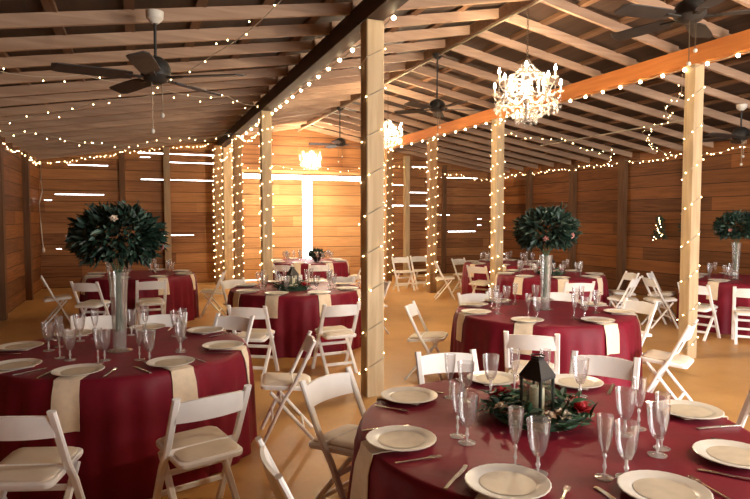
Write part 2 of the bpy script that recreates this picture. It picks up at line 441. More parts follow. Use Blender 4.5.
wrap(*P_R[1], .1, 3.6, 14, 78, .018, 'fairy lights spiralling up the post below the big crystal chandelier')
wrap(*P_R[2], .1, 3.6, 16, 86, .02, 'fairy lights spiralling up the third post of the right row')
wrap(*P_R[3], .1, 3.6, 16, 80, .02, 'fairy lights on the far end post of the right row')
# globe lights under the girders
gy = [5.2, 5.9, 6.35, 6.8, 7.25, 7.7, 8.15, 8.6, 9.1, 9.5, 9.95, 10.3, 10.65, 11.1, 11.6, 12.1, 12.7, 13.3, 13.9, 14.6]
wl = polyline([(XL+.1, y_, 3.62) for y_ in gy], .025, 4)
string('string of globe lights under the dark left girder', [wl], [(XL+.1, y_, 3.60) for y_ in gy], .048, m='globe', wr=.006)
gy = [3.6, 4.1, 4.62, 4.86, 5.25, 5.57, 5.9, 6.27, 6.63, 6.97, 7.33, 7.67, 8.05, 8.4, 8.8, 9.2, 9.6, 10.1, 10.5, 10.9, 11.3, 11.8, 12.3, 12.9, 13.5, 14.1, 14.8]
wl = polyline([(XRR-.1, y_, 3.60) for y_ in gy], .025, 4)
string('string of globe lights under the orange right girder', [wl], [(XRR-.1, y_, 3.57) for y_ in gy], .044, m='globe', wr=.006)
# eave strings
pl = polyline([(XW0+.05, y_, 3.1) for y_ in (3.6, 5.4, 7.2, 9, 10.8, 12.4, 14, 15.4, 16.7)], .06)
string('string lights along the top of the left wall', [pl], along(pl, .17, .03), .019)
pl = polyline([(-2.15, 16.72, 3.1), (-1.2, 16.72, 3.26), (-.3, 16.72, 3.46), (.6, 16.72, 3.6), (1.9, 16.72, 3.74)], .04)
string('string lights along the back wall top of the left aisle', [pl], along(pl, .085, .03), .02)
pl = polyline([(XW1-.1, y_, 3.08) for y_ in (16.6, 15, 13.6, 12.2, 10.9, 9.4, 8, 6.5, 5)], .06)
string('string lights along the top of the right wall', [pl], along(pl, .13, .035), .02)
pl = polyline([(6.6, 16.7, 3.45), (8.2, 16.7, 3.3), (9.4, 16.7, 3.15), (10.5, 16.7, 3.02)], .08)
string('string lights along the back wall top of the right aisle', [pl], along(pl, .17, .03), .02)
pl = polyline([(2.5, 16.6, 3.2), (3.6, 16.6, 3.22), (5.0, 16.6, 3.2), (6.1, 16.6, 3.2)], .09)
string('string lights over the barn door', [pl], along(pl, .3, .02), .024)
# swags across the aisles
pl = polyline([(-1.35, 7.2, 3.26), (-.55, 7.55, 3.36), (.25, 7.75, 3.38), (.76, 6.35, 3.42), (1.2, 5.0, 3.62)], .05)
string('loose swag of fairy lights around the near left ceiling fan', [pl], along(pl, .3, .06), .014)
pl = polyline([(-2.1, 10.1, 3.14), (-1.34, 9.95, 3.23), (-.4, 8.8, 3.33), (.4, 8.6, 3.46), (1.3, 9.4, 3.6), (2.0, 10.6, 3.72)], .05)
string('middle swag of fairy lights across the left aisle', [pl], along(pl, .3, .06), .016)
pl = polyline([(-2.1, 10.6, 3.1), (-1.5, 11.4, 3.18), (-.66, 13.1, 3.2), (.6, 13.6, 3.42), (2.0, 13.9, 3.66)], .05)
string('far swag of fairy lights across the left aisle', [pl], along(pl, .24, .05), .018)
pl = polyline([(6.3, 5.6, 3.52), (6.85, 6.1, 3.42), (7.2, 6.7, 3.38), (7.8, 7.1, 3.3), (8.3, 8.2, 3.28), (9.5, 9.1, 3.18), (10.5, 9.4, 3.06)], .05)
string('swag of fairy lights from the near right post to the right wall', [pl], along(pl, .17, .07), .013)
pl = polyline([(6.4, 9.8, 3.5), (8, 9.9, 3.32), (9.5, 10.2, 3.2), (10.5, 11.4, 3.06)], .1)
string('swag of fairy lights from the chandelier post to the right wall', [pl], along(pl, .2, .05), .017)
pl = polyline([(1.97, 16.0, 3.3), (2.1, 13.95, 3.72), (2.2, 10.8, 3.55)], .3)
string('swag of fairy lights between the far posts of the left row', [pl], along(pl, .13, .03), .018)

# ------------------------------------------------------------------ white cable
b = MB(); b.tube([(-2.17, 16.72, 3.12), (-2.19, 16.72, 2.7), (-2.16, 16.72, 2.4), (-2.235, 16.71, 2.1), (-2.21, 16.71, 1.6), (-2.19, 16.72, 1.2), (-2.17, 16.72, .98)], .012, 8)
c_ = empty('power_cord', (0, 0, 0)); b.build('cable', 'cord', c_)
b = MB(); b.lathe([(.02, .9), (.034, .92), (.034, .99), (.016, 1.03)], 10, (-2.17, 16.72, 0)); b.build('plug', 'cord', c_)
tag(c_, 'white cable hanging down the far left corner of the barn', 'cable')

# ------------------------------------------------------------------ ceiling fans
def make_fan(R, drop, nb=5):
    root = empty('ceiling_fan')
    b = MB(); b.lathe([(.0, drop+.0), (.075, drop), (.07, drop-.05), (.03, drop-.085), (0, drop-.085)], 20); b.build('canopy', 'cord' if drop < .6 else 'black', root)
    b = MB(); b.tube([(0,0,drop-.08), (0,0,.1)], .013, 10, (0,1,0)); b.build('downrod', 'black', root)
    b = MB(); b.lathe([(0,.12),(.05,.115),(.10,.085),(.125,.04),(.125,-.02),(.09,-.06),(.05,-.075),(0,-.078)], 24); b.build('motor_housing', 'black', root)
    for k_ in range(nb):
        a = 2*pi*k_/nb+.35; c, s = cos(a), sin(a)
        b = MB(); w0, w1 = .055, .09
        pr = [(.19, w0), (.26, w1*.9), (R*.7, w1), (R*.94, w1*.95), (R, w1*.55)]
        vs = []; fs = []
        for (rr, w) in pr:
            for sgn, dz in ((1, .012), (-1, -.012)):
                for th in (.004, -.004): vs.append((rr*c-sgn*w*s, rr*s+sgn*w*c, -.03+dz+th))
        for i in range(len(pr)-1):
            a0 = i*4; b0 = a0+4
            fs += [(a0, a0+2, b0+2, b0), (a0+1, b0+1, b0+3, a0+3), (a0, b0, b0+1, a0+1), (a0+2, a0+3, b0+3, b0+2)]
        fs += [(0,1,3,2), tuple((len(pr)-1)*4+q for q in (0,2,3,1))]
        b.add(vs, fs); bl = b.build('blade', 'fanblade', root, smooth=False)
        b = MB(); b.bar([(.09*c, .09*s, -.035), (.24*c, .24*s, -.03)], .05, .012); b.build('bracket', 'black', bl)
    for k_, (x, L) in enumerate(((.04, .22), (-.05, .34))):
        b = MB(); b.tube([(x, -.03, -.06), (x, -.03, -.07-L)], .004, 6, (0,1,0)); ch = b.build('pull_chain', 'chain', root)
        b = MB(); b.ball((x, -.03, -.08-L), .018, 10, 8); b.build('chain_knob', 'cord', ch)
    return Maker(root)
fan_small = make_fan(.80, .44)
fan_big = make_fan(.70, .80)
for x, y_, z, lab in ((.17, 5.6, 3.0, 'black ceiling fan over the left front table'), (8.6, 6.55, 3.01, 'black ceiling fan in the right aisle above the right edge table')):
    o = fan_small((x, y_, z), .4, lab, 'ceiling fan')
    o.scale.z = (roofz(x)-z)/.44
for y_, rz, lab in ((3.73, .2, 'large black ceiling fan overhead at the top right corner'), (8.22, .7, 'black ceiling fan on a long rod behind the big chandelier'), (12.93, .1, 'far black ceiling fan near the barn door')):
    fan_big((XR, y_, 3.43), rz, lab, 'ceiling fan')

# ------------------------------------------------------------------ chandeliers
def make_chandelier():
    root = empty('crystal_chandelier')
    b = MB()
    nl = 17
    for i in range(nl):
        z = .40+i*(.60/nl); ax = (1,0,0) if i % 2 else (0,1,0)
        pts = []
        for q in range(10):
            t = 2*pi*q/10; u = .012*cos(t); v = .024*sin(t)
            pts.append((u*ax[0], u*ax[1], z+v))
        b.tube(pts, .0035, 5, (ax[1], ax[0], 0), True)
    b.build('chain', 'chain', root)
    b = MB(); b.lathe([(0,-.30),(.02,-.29),(.035,-.25),(.02,-.2),(.03,-.12),(.06,-.06),(.03,0),(.025,.1),(.05,.16),(.03,.22),(.015,.3),(.03,.36),(.012,.41),(0,.41)], 16); b.build('column', 'silver', root)
    for nm, R, z in (('upper_ring', .2, .22), ('lower_ring', .34, -.08)):
        b = MB(); b.tube([(R*cos(2*pi*q/36), R*sin(2*pi*q/36), z) for q in range(36)], .009, 6, closed=True); b.build(nm, 'silver', root)
    for k_ in range(10):
        a = 2*pi*k_/10; c, s = cos(a), sin(a); R = .40 if k_ % 2 == 0 else .33; zz = 0 if k_ % 2 == 0 else .12
        b = MB(); b.tube([(r*c, r*s, z+zz) for r, z in ((.03,-.02),(.1,-.1),(.2,-.13),(R-.06,-.09),(R,-.0),(R,.03))], .008, 6); arm = b.build('arm', 'silver', root)
        b = MB(); b.lathe([(0,0),(.03,.005),(.042,.02),(.012,.022),(.012,.085),(0,.085)], 12, (R*c, R*s, .03+zz)); b.build('candle_cup', 'candle', arm)
        b = MB(); b.lathe([(0,0),(.011,.004),(.018,.025),(.012,.05),(.003,.07),(0,.07)], 10, (R*c, R*s, .115+zz)); b.build('bulb', 'flame', arm)
    # strands of crystal beads
    def drop(p, n, r, tear):
        b = MB(); z = p[2]
        for q in range(n):
            b.lathe([(0, r), (r*.8, r*.3), (r*.8, -r*.3), (0, -r)], 6, (p[0], p[1], z-r)); z -= 2*r
        b.lathe([(0, 0), (tear*.35, -tear*.5), (tear*.5, -tear), (tear*.25, -tear*1.4), (0, -tear*1.6)], 6, (p[0], p[1], z))
        b.build('crystal_drop', 'crystal', root, smooth=False)
    for k_ in range(20):
        a = 2*pi*k_/20+.15; drop((.35*cos(a), .35*sin(a), -.09), 3, .013, .035)
    for k_ in range(10):
        a = 2*pi*k_/10; R = .40 if k_ % 2 == 0 else .33; drop((R*cos(a), R*sin(a), .025+(.12 if k_ % 2 else 0)-.03), 4, .012, .04)
    for k_ in range(14):
        a = 2*pi*k_/14+.1; drop((.21*cos(a), .21*sin(a), .21), 5, .014, .03)
    for k_ in range(10):
        a = 2*pi*k_/10+.2; drop((.12*cos(a), .12*sin(a), -.18), 4, .013, .04)
    for k_ in range(18):   # swags from upper ring to lower ring
        a = 2*pi*k_/18; b = MB(); n = 11
        for q in range(n):
            t = q/(n-1); R = .2+(.34-.2)*t; z = .22+(-.08-.22)*t-.07*sin(pi*t)
            b.lathe([(0, .017), (.014, .004), (.014, -.004), (0, -.017)], 6, (R*cos(a), R*sin(a), z))
        b.build('crystal_strand', 'crystal', root, smooth=False)
    for k_ in range(12):   # swags from crown to upper ring
        a = 2*pi*k_/12; b = MB(); n = 7
        for q in range(n):
            t = q/(n-1); R = .03+.17*t; z = .38+(.22-.38)*t-.03*sin(pi*t)
            b.lathe([(0, .017), (.014, .004), (.014, -.004), (0, -.017)], 6, (R*cos(a), R*sin(a), z))
        b.build('crystal_strand', 'crystal', root, smooth=False)
    for k_ in range(14):   # hanging basket under the lower ring
        a = 2*pi*k_/14+.1; b = MB(); n = 9
        for q in range(n):
            t = q/(n-1); R = .34-.31*t; z = -.1-.2*sin(t*pi/2)
            b.lathe([(0, .017), (.014, .004), (.014, -.004), (0, -.017)], 6, (R*cos(a), R*sin(a), z))
        b.build('crystal_strand', 'crystal', root, smooth=False)
    return Maker(root)
chand = make_chandelier()
CH = [(5.95, 3.19, 'large lit crystal chandelier hanging above the middle table'), (10.14, 3.25, 'lit crystal chandelier half hidden by the thick pale post'), (15.36, 3.25, 'bright lit chandelier hanging in front of the barn door')]
for y_, z, lab in CH:
    o = chand((XR, y_, z), y_, lab, 'chandelier', scale=1 if y_ < 7 else .72)

# ------------------------------------------------------------------ folding chairs
def make_chair():
    root = empty('folding_chair')
    for sx in (-1, 1):
        b = MB(); x = .205*sx
        b.bar([(x, .20, 0), (x, .02, .37), (x, -.055, .48), (x, -.19, .765), (x, -.205, .795), (x, -.208, .805)], .026, .044, (1, 0, 0), .3)
        b.build('front_leg', 'white', root)
    for sx in (-1, 1):
        b = MB(); x = .172*sx
        b.bar([(x, .13, .415), (x, -.03, .22), (x, -.215, 0)], .024, .04, (1, 0, 0), .3)
        b.build('rear_leg', 'white', root)
    # curved top slat
    b = MB(); n = 12; vs = []; fs = []
    for i in range(n+1):
        t = -1+2*i/n; x = .195*t; bow = -.032*(1-t*t); crown = .012*(1-t*t)
        for (yy, z) in ((-.150, .655), (-.188, .775+crown)):
            vs += [(x, yy+bow+.009, z), (x, yy+bow-.009, z)]
    for i in range(n):
        a = i*4; c = a+4
        fs += [(a, c, c+2, a+2), (a+1, a+3, c+3, c+1), (a, a+1, c+1, c), (a+2, c+2, c+3, a+3)]
    fs += [(0, 2, 3, 1), tuple(n*4+q for q in (0, 1, 3, 2))]
    b.add(vs, fs); b.build('backrest', 'white', root)
    # seat frame with padded top
    def rrect(w, y0, y1, r):
        pts = []
        for cx, cy, a0 in ((w-r, y1-r, 0), (-w+r, y1-r, 90), (-w+r, y0+r, 180), (w-r, y0+r, 270)):
            for q in range(5): a = radians(a0+22.5*q); pts.append((cx+r*cos(a), cy+r*sin(a)))
        return pts
    def slab(layers):
        b = MB(); vs = []; fs = []; k_ = 20
        for pts, zf in layers: vs += [(x, y_, zf(y_)) for x, y_ in pts]
        for i in range(len(layers)-1):
            for j in range(k_): fs.append((i*k_+j, i*k_+(j+1) % k_, (i+1)*k_+(j+1) % k_, (i+1)*k_+j))
        fs += [tuple(range(k_-1, -1, -1)), tuple((len(layers)-1)*k_+j for j in range(k_))]
        return b.add(vs, fs)
    zf = lambda o: (lambda y_: .43+.03*(y_+.2)/.4+o)
    st = slab([(rrect(.186, -.195, .2, .04), zf(-.022)), (rrect(.19, -.2, .205, .045), zf(-.014)), (rrect(.19, -.2, .205, .045), zf(.004)), (rrect(.184, -.194, .199, .042), zf(.010))]).build('seat', 'white', root)
    slab([(rrect(.168, -.178, .183, .04), zf(.008)), (rrect(.168, -.178, .183, .04), zf(.020)), (rrect(.155, -.165, .170, .035), zf(.029)), (rrect(.10, -.11, .115, .03), zf(.034))]).build('seat_pad', 'pad', st)
    for nm, y_, z, w in (('front_stretcher', .115, .175, .2), ('rear_stretcher', -.125, .107, .17), ('seat_rail', -.045, .462, .2), ('upper_stretcher', .05, .31, .2)):
        b = MB(); b.bar([(-w, y_, z), (w, y_, z)], .018, .034, (0, 0, 1), .3); b.build(nm, 'white', root)
    return Maker(root)
chair = make_chair()
T = .77
R0 = .905
TAB = {'near': (1.80, 2.30), 'left': (-.12, 4.87), 'middle': (2.046, 8.193), 'centre': (3.959, 5.198), 'behind': (6.642, 8.541),
       'right': (9.068, 6.755), 'farleft': (.019, 11.158), 'door': (3.596, 13.267), 'corner': (7.45, 11.05)}
CHAIRS = [
 ('left', (-.60, 3.342), None, 'white folding chair cut by the left edge, at the left front table'),
 ('left', (.363, 3.323), None, 'white folding chair with beige seat at the front right of the left table'),
 ('left', (1.12, 4.66), None, 'white folding chair seen edge-on at the right side of the left front table'),
 ('left', (.86, 5.95), None, 'white folding chair at the far right side of the left front table'),
 ('left', (.22, 6.3), None, 'white folding chair behind the left front table, right of the tall vase'),
 ('left', (-.408, 6.446), None, 'white folding chair behind the left front table, left of the tall vase'),
 ('near', (1.075, 3.409), None, 'white folding chair in front of the thick post, at the lantern table'),
 ('near', (.52, 2.34), .0, 'white folding chair cut by the bottom edge, left of the lantern table'),
 ('near', (2.019, 3.75), None, 'white folding chair behind the lantern table, left of the lantern'),
 ('near', (3.00, 3.25), None, 'white folding chair behind the lantern table, right of the lantern'),
 ('near', (3.08, 2.10), None, 'white folding chair at the right side of the lantern table'),
 ('centre', (3.002, 4.10), None, 'white folding chair in front of the middle tall-vase table, just above the lantern'),
 ('centre', (4.56, 4.12), None, 'white folding chair at the right front of the middle tall-vase table'),
 ('centre', (5.386, 5.276), None, 'white folding chair at the right end of the tall-vase table'),
 ('centre', (2.85, 5.95), None, 'white folding chair at the left end of the middle tall-vase table'),
 ('centre', (5.05, 6.30), None, 'white folding chair on the far right side of the tall-vase table'),
 ('centre', (3.95, 6.62), None, 'white folding chair behind the vase on the middle table'),
 ('behind', (8.05, 8.1), None, 'white folding chair at the right end of the far table behind the tall vase'),
 ('behind', (6.1, 7.15), None, 'white folding chair in front of the far table behind the tall vase'),
 ('behind', (7.35, 7.35), None, 'white folding chair at the near right side of the far table behind the tall vase'),
 ('right', (7.617, 7.329), None, 'white folding chair left of the pale right post, nearer of two'),
 ('right', (8.30, 7.95), None, 'white folding chair left of the pale right post, farther of two'),
 ('right', (7.435, 6.331), None, 'white folding chair half hidden behind the pale right post'),
 ('right', (7.78, 5.68), None, 'white folding chair at the right edge in front of the right table'),
 ('middle', (2.084, 6.3), None, 'white folding chair directly left of the thick post, with its back to the camera'),
 ('middle', (1.083, 6.5), None, 'white folding chair at the left front of the table left of the thick post'),
 ('middle', (3.45, 8.45), None, 'white folding chair seen edge-on just left of the thick post'),
 ('middle', (1.35, 9.5), None, 'white folding chair on the far left side of the middle lantern table'),
 ('middle', (2.3, 9.75), None, 'white folding chair behind the small lantern of the middle table'),
 ('middle', (3.1, 9.3), None, 'white folding chair on the far right side of the middle lantern table'),
 ('farleft', (-1.45, 10.95), None, 'white folding chair seen edge-on at the far left table'),
 ('farleft', (-.761, 9.851), None, 'white folding chair at the far left table, left of the tall vase'),
 ('farleft', (.189, 9.75), None, 'white folding chair at the far left table, right of the tall vase'),
 ('farleft', (1.4, 10.9), None, 'white folding chair at the right end of the far left table'),
 ('corner', (6.24, 10.3), None, 'white folding chair just left of the chandelier post at the corner table'),
 ('corner', (6.0, 11.6), None, 'white folding chair seen from the side right of the third wrapped post'),
 ('corner', (7.0, 12.4), None, 'white folding chair at the back of the corner table, facing the camera'),
 ('corner', (8.1, 12.4), None, 'white folding chair at the back of the corner table beside the chandelier post'),
 ('corner', (7.1, 9.65), None, 'white folding chair at the front of the corner table behind the chandelier post'),
 (None, (5.967, 13.437), pi, 'white folding chair facing the camera against the back, left one of a pair'),
 (None, (6.542, 13.616), pi, 'white folding chair facing the camera against the back, right one of a pair'),
 ('door', (2.75, 12.1), None, 'white folding chair at the near left of the table by the barn door'),
 ('door', (3.45, 11.85), None, 'white folding chair in front of the table by the barn door'),
 ('door', (4.7, 12.35), None, 'white folding chair at the near right of the table by the barn door'),
]
for tname, (sx, sy), rz, lab in CHAIRS:
    if tname:
        cx, cy = TAB[tname]; d = Vector((cx-sx, cy-sy)); L = d.length; d.normalize()
        o = Vector((sx, sy))+d*.20
        lim = (1.13 if sx < .6 else 1.18) if tname == 'near' else 1.22
        if L-.20 < lim: o = Vector((cx, cy))-d*lim
        rz = atan2(d.y, d.x)-pi/2+random.uniform(-.06, .06)+(rz or 0)
    else:
        o = Vector((sx, sy-.20)); 
    chair((o.x, o.y, 0), rz, lab, 'chair', 'white folding chairs around the tables')

# ------------------------------------------------------------------ tablecloths
def cloth_r(th, t, ph):
    """radius of the drape at angle th, t = 0 at the table edge, 1 at the floor"""
    f = .45*cos(13*th+ph)+.42*cos(21*th+2.1*ph+1)*(.6+.4*cos(2*th+ph))+.3*cos(34*th+3*ph)
    return R0+.016*min(1, t*12)+.034*t**.6+.026*f*min(1, t*3)**.8+.010*f*t
def tablecloth(tn, ph, label):
    cx, cy = TAB[tn]; b = MB(); seg = 240; vs = []; fs = []
    rings = [(0, 0, 0)]+[(r, 0, 0) for r in (.3, .6, .8, .88)]
    prof = [('flat', .3), ('flat', .6), ('flat', .82), ('flat', .885), ('lip', (.901, T-.004)), ('dr', .02), ('dr', .08), ('dr', .2), ('dr', .35), ('dr', .5), ('dr', .65), ('dr', .8), ('dr', .92), ('dr', 1)]
    vs.append((0, 0, T)); n = len(prof)
    for j in range(seg):
        th = 2*pi*j/seg
        for kind, v in prof:
            if kind == 'flat': r, z = v, T
            elif kind == 'lip': r, z = v
            else: r, z = cloth_r(th, v, ph), T-.012-v*(T-.012-.004)
            vs.append((r*cos(th), r*sin(th), z))
    for j in range(seg):
        a = 1+j*n; c = 1+((j+1) % seg)*n; fs.append((0, a, c))
        for i in range(n-1): fs.append((a+i, a+i+1, c+i+1, c+i))
    b.add(vs, fs); o = b.build('tablecloth', 'cloth', ang=180); o.location = (cx, cy, 0)
    return tag(o, label, 'tablecloth')
PH_ = {k_: 1.3*i for i, k_ in enumerate(TAB)}
for tn, lab in (('near', 'dark red floor-length cloth on the nearest round table with the black lantern'),
                ('left', 'dark burgundy floor-length cloth on the round left front table'),
                ('middle', 'burgundy floor-length cloth on the round table left of the thick post'),
                ('centre', 'bright burgundy satin cloth on the round tall-vase table right of the thick post'),
                ('behind', 'burgundy cloth on the round table behind the tall vase'),
                ('right', 'deep purple-red cloth on the round table at the right edge'),
                ('farleft', 'burgundy cloth on the round table far left behind the big bouquet'),
                ('door', 'burgundy cloth on the round table nearest the barn door'),
                ('corner', 'burgundy cloth on the round table behind the chandelier post')):
    tablecloth(tn, PH_[tn], lab)

# ------------------------------------------------------------------ place settings
def make_plate():
    root = empty('charger_plate')
    wob = lambda a, i: 1+(.012*abs(sin(14*a)) if i in (4, 5, 6) else 0)
    b = MB(); b.lathe([(.0, .0), (.095, .0), (.10, .003), (.13, .010), (.150, .016), (.153, .019), (.149, .021), (.128, .016), (.105, .011), (.100, .008)], 56, wob=wob); b.build('rim', 'plate', root)
    b = MB(); b.lathe([(0, .0075), (.06, .0075), (.088, .008), (.101, .0115)], 40); b.build('well', 'well', root)['label'] = 'cream coloured well'
    return Maker(root)
plate = make_plate()
def glass_profiles():
    flute = dict(bowl=[(.005, .095), (.012, .105), (.021, .135), (.027, .175), (.030, .215), (.031, .24), (.0295, .24), (.028, .21), (.025, .172), (.019, .137), (.010, .112), (0, .108)],
                 stem=[(.004, .007), (.0045, .03), (.009, .045), (.0045, .058), (.0045, .075), (.009, .085), (.005, .096)], foot=[(0, 0), (.034, 0), (.035, .003), (.015, .006), (.005, .010), (0, .010)])
    goblet = dict(bowl=[(.006, .068), (.02, .075), (.033, .105), (.039, .14), (.043, .175), (.046, .212), (.044, .212), (.041, .172), (.037, .138), (.031, .108), (.017, .082), (0, .079)],
                  stem=[(.005, .007), (.006, .025), (.011, .038), (.006, .05), (.007, .069)], foot=[(0, 0), (.038, 0), (.039, .003), (.016, .007), (.006, .010), (0, .010)])
    return flute, goblet
FL, GO = glass_profiles()
def make_glass(name, p):
    root = empty(name)
    flut = lambda a, i: 1+.03*cos(10*a)*(1 if 1 <= i <= 3 else 0)
    MB().lathe(p['bowl'], 24, wob=flut).build('bowl', 'glass', root); MB().lathe(p['stem'], 10).build('stem', 'glass_stem', root); MB().lathe(p['foot'], 20).build('foot', 'glass_stem', root)
    return Maker(root)
flute = make_glass('champagne_flute', FL); goblet = make_glass('water_goblet', GO)
def small_glass(p, name):
    b = MB(); b.lathe(p['foot'], 12); b.lathe(p['stem'], 6); b.lathe(p['bowl'], 14); return b.mesh(name, 'glass')
FLm, GOm = small_glass(FL, 'champagne_flute'), small_glass(GO, 'water_goblet')
def fork_mesh():
    b = MB(); b.bar([(0, -.10, .004), (0, 0, .006), (0, .05, .008)], .011, .003)
    b.bar([(0, .05, .008), (0, .062, .009)], .024, .003)
    for x in (-.010, -.0033, .0033, .010): b.bar([(x, .06, .009), (x, .085, .007), (x, .10, .009)], .0035, .003)
    return b.mesh('fork', 'metal')
def knife_mesh():
    b = MB(); b.bar([(0, -.115, .004), (0, -.06, .0045), (0, -.01, .004)], .015, .006); b.bar([(0, -.012, .004), (.003, .05, .004), (.001, .10, .004), (-.004, .115, .004)], .019, .0022)
    return b.mesh('knife', 'metal')
FK, KN = fork_mesh(), knife_mesh()
def napkin(tn, ang, drop, label, group=None, w=.15, inner=.67):
    cx, cy = TAB[tn]; ph = PH_[tn]; b = MB(); vs = []; fs = []; nw = 7
    steps = [('t', r) for r in (inner, .72, .80, .87)]+[('l', .909)]+[('d', q) for q in (.02, .05, .1, .16, .22, .28, .34, .40)]
    steps = [s for s in steps if s[0] != 'd' or s[1]*T <= drop+1e-6]+[('d', drop/T)]
    for lift in (.003, .007):
        for kind, v in steps:
            for i in range(nw):
                u = (i/(nw-1)-.5)*w
                if kind == 't': p = Vector((v, u, T+lift))
                elif kind == 'l': p = Vector((sqrt(max(0, (v+lift)**2-u*u)), u, T-.001+lift*.5))
                else:
                    th = atan2(u, .93); r = cloth_r(ang+th, v, ph)+.003+lift; r = max(r, max(cloth_r(ang+th+q*.03, v, ph) for q in (-1, 0, 1))+lift)
                    p = Vector((r*cos(th), r*sin(th), T-.012-v*(T-.016)))
                vs.append(p)
    m = len(steps)
    for L in range(2):
        o = L*m*nw
        for i in range(m-1):
            for j in range(nw-1): fs.append((o+i*nw+j, o+i*nw+j+1, o+(i+1)*nw+j+1, o+(i+1)*nw+j))
    o = m*nw
    ring = [i for i in range(nw)]+[i*nw+nw-1 for i in range(1, m)]+[(m-1)*nw+i for i in range(nw-2, -1, -1)]+[i*nw for i in range(m-2, 0, -1)]
    for a, c in zip(ring, ring[1:]+ring[:1]): fs.append((a, c, c+o, a+o))
    b.add(vs, fs); ob = b.build('napkin', 'napkin', ang=50); ob.location = (cx, cy, 0); ob.rotation_euler = (0, 0, ang)
    return tag(ob, label, 'napkin', group)
def polar(tn, r, ang):
    cx, cy = TAB[tn]; return cx+r*cos(ang), cy+r*sin(ang)
ZC = T+.009
# nearest table
NEAR = [(127, 'beside the thick post on the lantern table'), (177, 'at the left edge of the lantern table'), (221, 'at the near left of the lantern table'),
        (263, 'at the bottom edge in front of the lantern'), (305, 'at the lower right corner of the lantern table'), (350, 'on the right side of the lantern table'),
        (41, 'behind and right of the lantern'), (78, 'behind and left of the lantern')]
def setting(tn, deg, where, gl):
    a = radians(deg); x, y_ = polar(tn, .755, a)
    plate((x, y_, ZC), a, 'ivory charger plate '+where, 'plate')
    napkin(tn, a, .30, 'ivory napkin hanging over the edge '+where, None, .155)
    for kind, r, da in gl:
        gx, gy_ = polar(tn, r, a+radians(da))
        (flute if kind == 'f' else goblet)((gx, gy_, T+.001), random.uniform(0, 3), ('slim champagne flute ' if kind == 'f' else 'clear water goblet ')+where, 'glass')
    for me, off, nm in ((FK, .195, 'fork'), (KN, -.195, 'knife')):
        tx, ty = x-sin(a)*off*-1*-1, y_+cos(a)*off
        o = put(nm, me, None, (tx, ty, T+.001), a+pi/2); tag(o, 'silver %s %s' % (nm, where), nm)
gl_near = {127: [('f', .60, -14), ('g', .50, -15)], 177: [('f', .484, 0), ('g', .487, 10)], 221: [('f', .567, -2), ('g', .587, 7)], 263: [('f', .585, -11), ('g', .595, -3)],
           305: [('f', .49, -4), ('g', .50, -14)], 350: [('f', .40, -20), ('g', .33, -36)], 41: [('f', .56, 14), ('g', .54, -6)], 78: [('f', .57, -6), ('g', .56, 9)]}
for d, w in NEAR: setting('near', d, w, gl_near[d])
LEFT = [(161, 'on the far left of the left front table'), (212, 'at the left edge of the left front table'), (251, 'at the front left of the left front table'), (294, 'at the front right of the left front table'),
        (338, 'on the right side of the left front table'), (32, 'at the far right of the left table'), (76, 'behind the tall vase on the left table, right one'), (121, 'behind the tall vase on the left table, left one')]
gl_left = {161: [('f', .50, -6), ('g', .52, 8)], 212: [('f', .45, -6), ('g', .44, 9)], 251: [('f', .50, 2), ('g', .40, 3)], 294: [('f', .47, -10), ('g', .57, -6)], 338: [('f', .46, -8), ('g', .5, -16)], 32: [('f', .5, -5), ('g', .52, 8)],
           76: [('f', .5, -5), ('g', .52, 8)], 121: [('f', .5, -5), ('g', .52, 8)]}
for d, w in LEFT: setting('left', d, w, gl_left[d])
# the other tables: settings that look alike share a label
for tn, angs, name in (('middle', (199, 237, 279, 324, 9, 54, 99, 144), 'the burgundy table left of the thick post'), ('centre', (172, 222, 274, 325, 8, 55, 95, 130), 'the bright burgundy table with the tall vase'),
                       ('behind', [20+45*i for i in range(8)], 'the far table behind the tall vase'), ('right', [10+45*i for i in range(8)], 'the table at the right edge'),
                       ('farleft', [22+45*i for i in range(8)], 'the far left table'), ('door', [15+45*i for i in range(8)], 'the table nearest the barn door'), ('corner', [5+45*i for i in range(8)], 'the table behind the chandelier post')):
    for d in angs:
        a = radians(d); x, y_ = polar(tn, .755, a)
        plate((x, y_, ZC), a, 'ivory charger plate set on '+name, 'plate', 'plates on '+name)
        napkin(tn, a, .26, 'ivory napkin hanging over the edge of '+name, 'napkins on '+name, .17)
        for me, r, da, nm, ds in ((FLm, .52, -5, 'champagne_flute', 'slim clear flute standing on '), (GOm, .54, 6, 'water_goblet', 'clear goblet standing on ')):
            gx, gy_ = polar(tn, r, a+radians(da+random.uniform(-2, 2)))
            tag(put(nm, me, None, (gx, gy_, T+.001)), ds+name, 'glass', nm.replace('_', ' ')+'s on '+name)

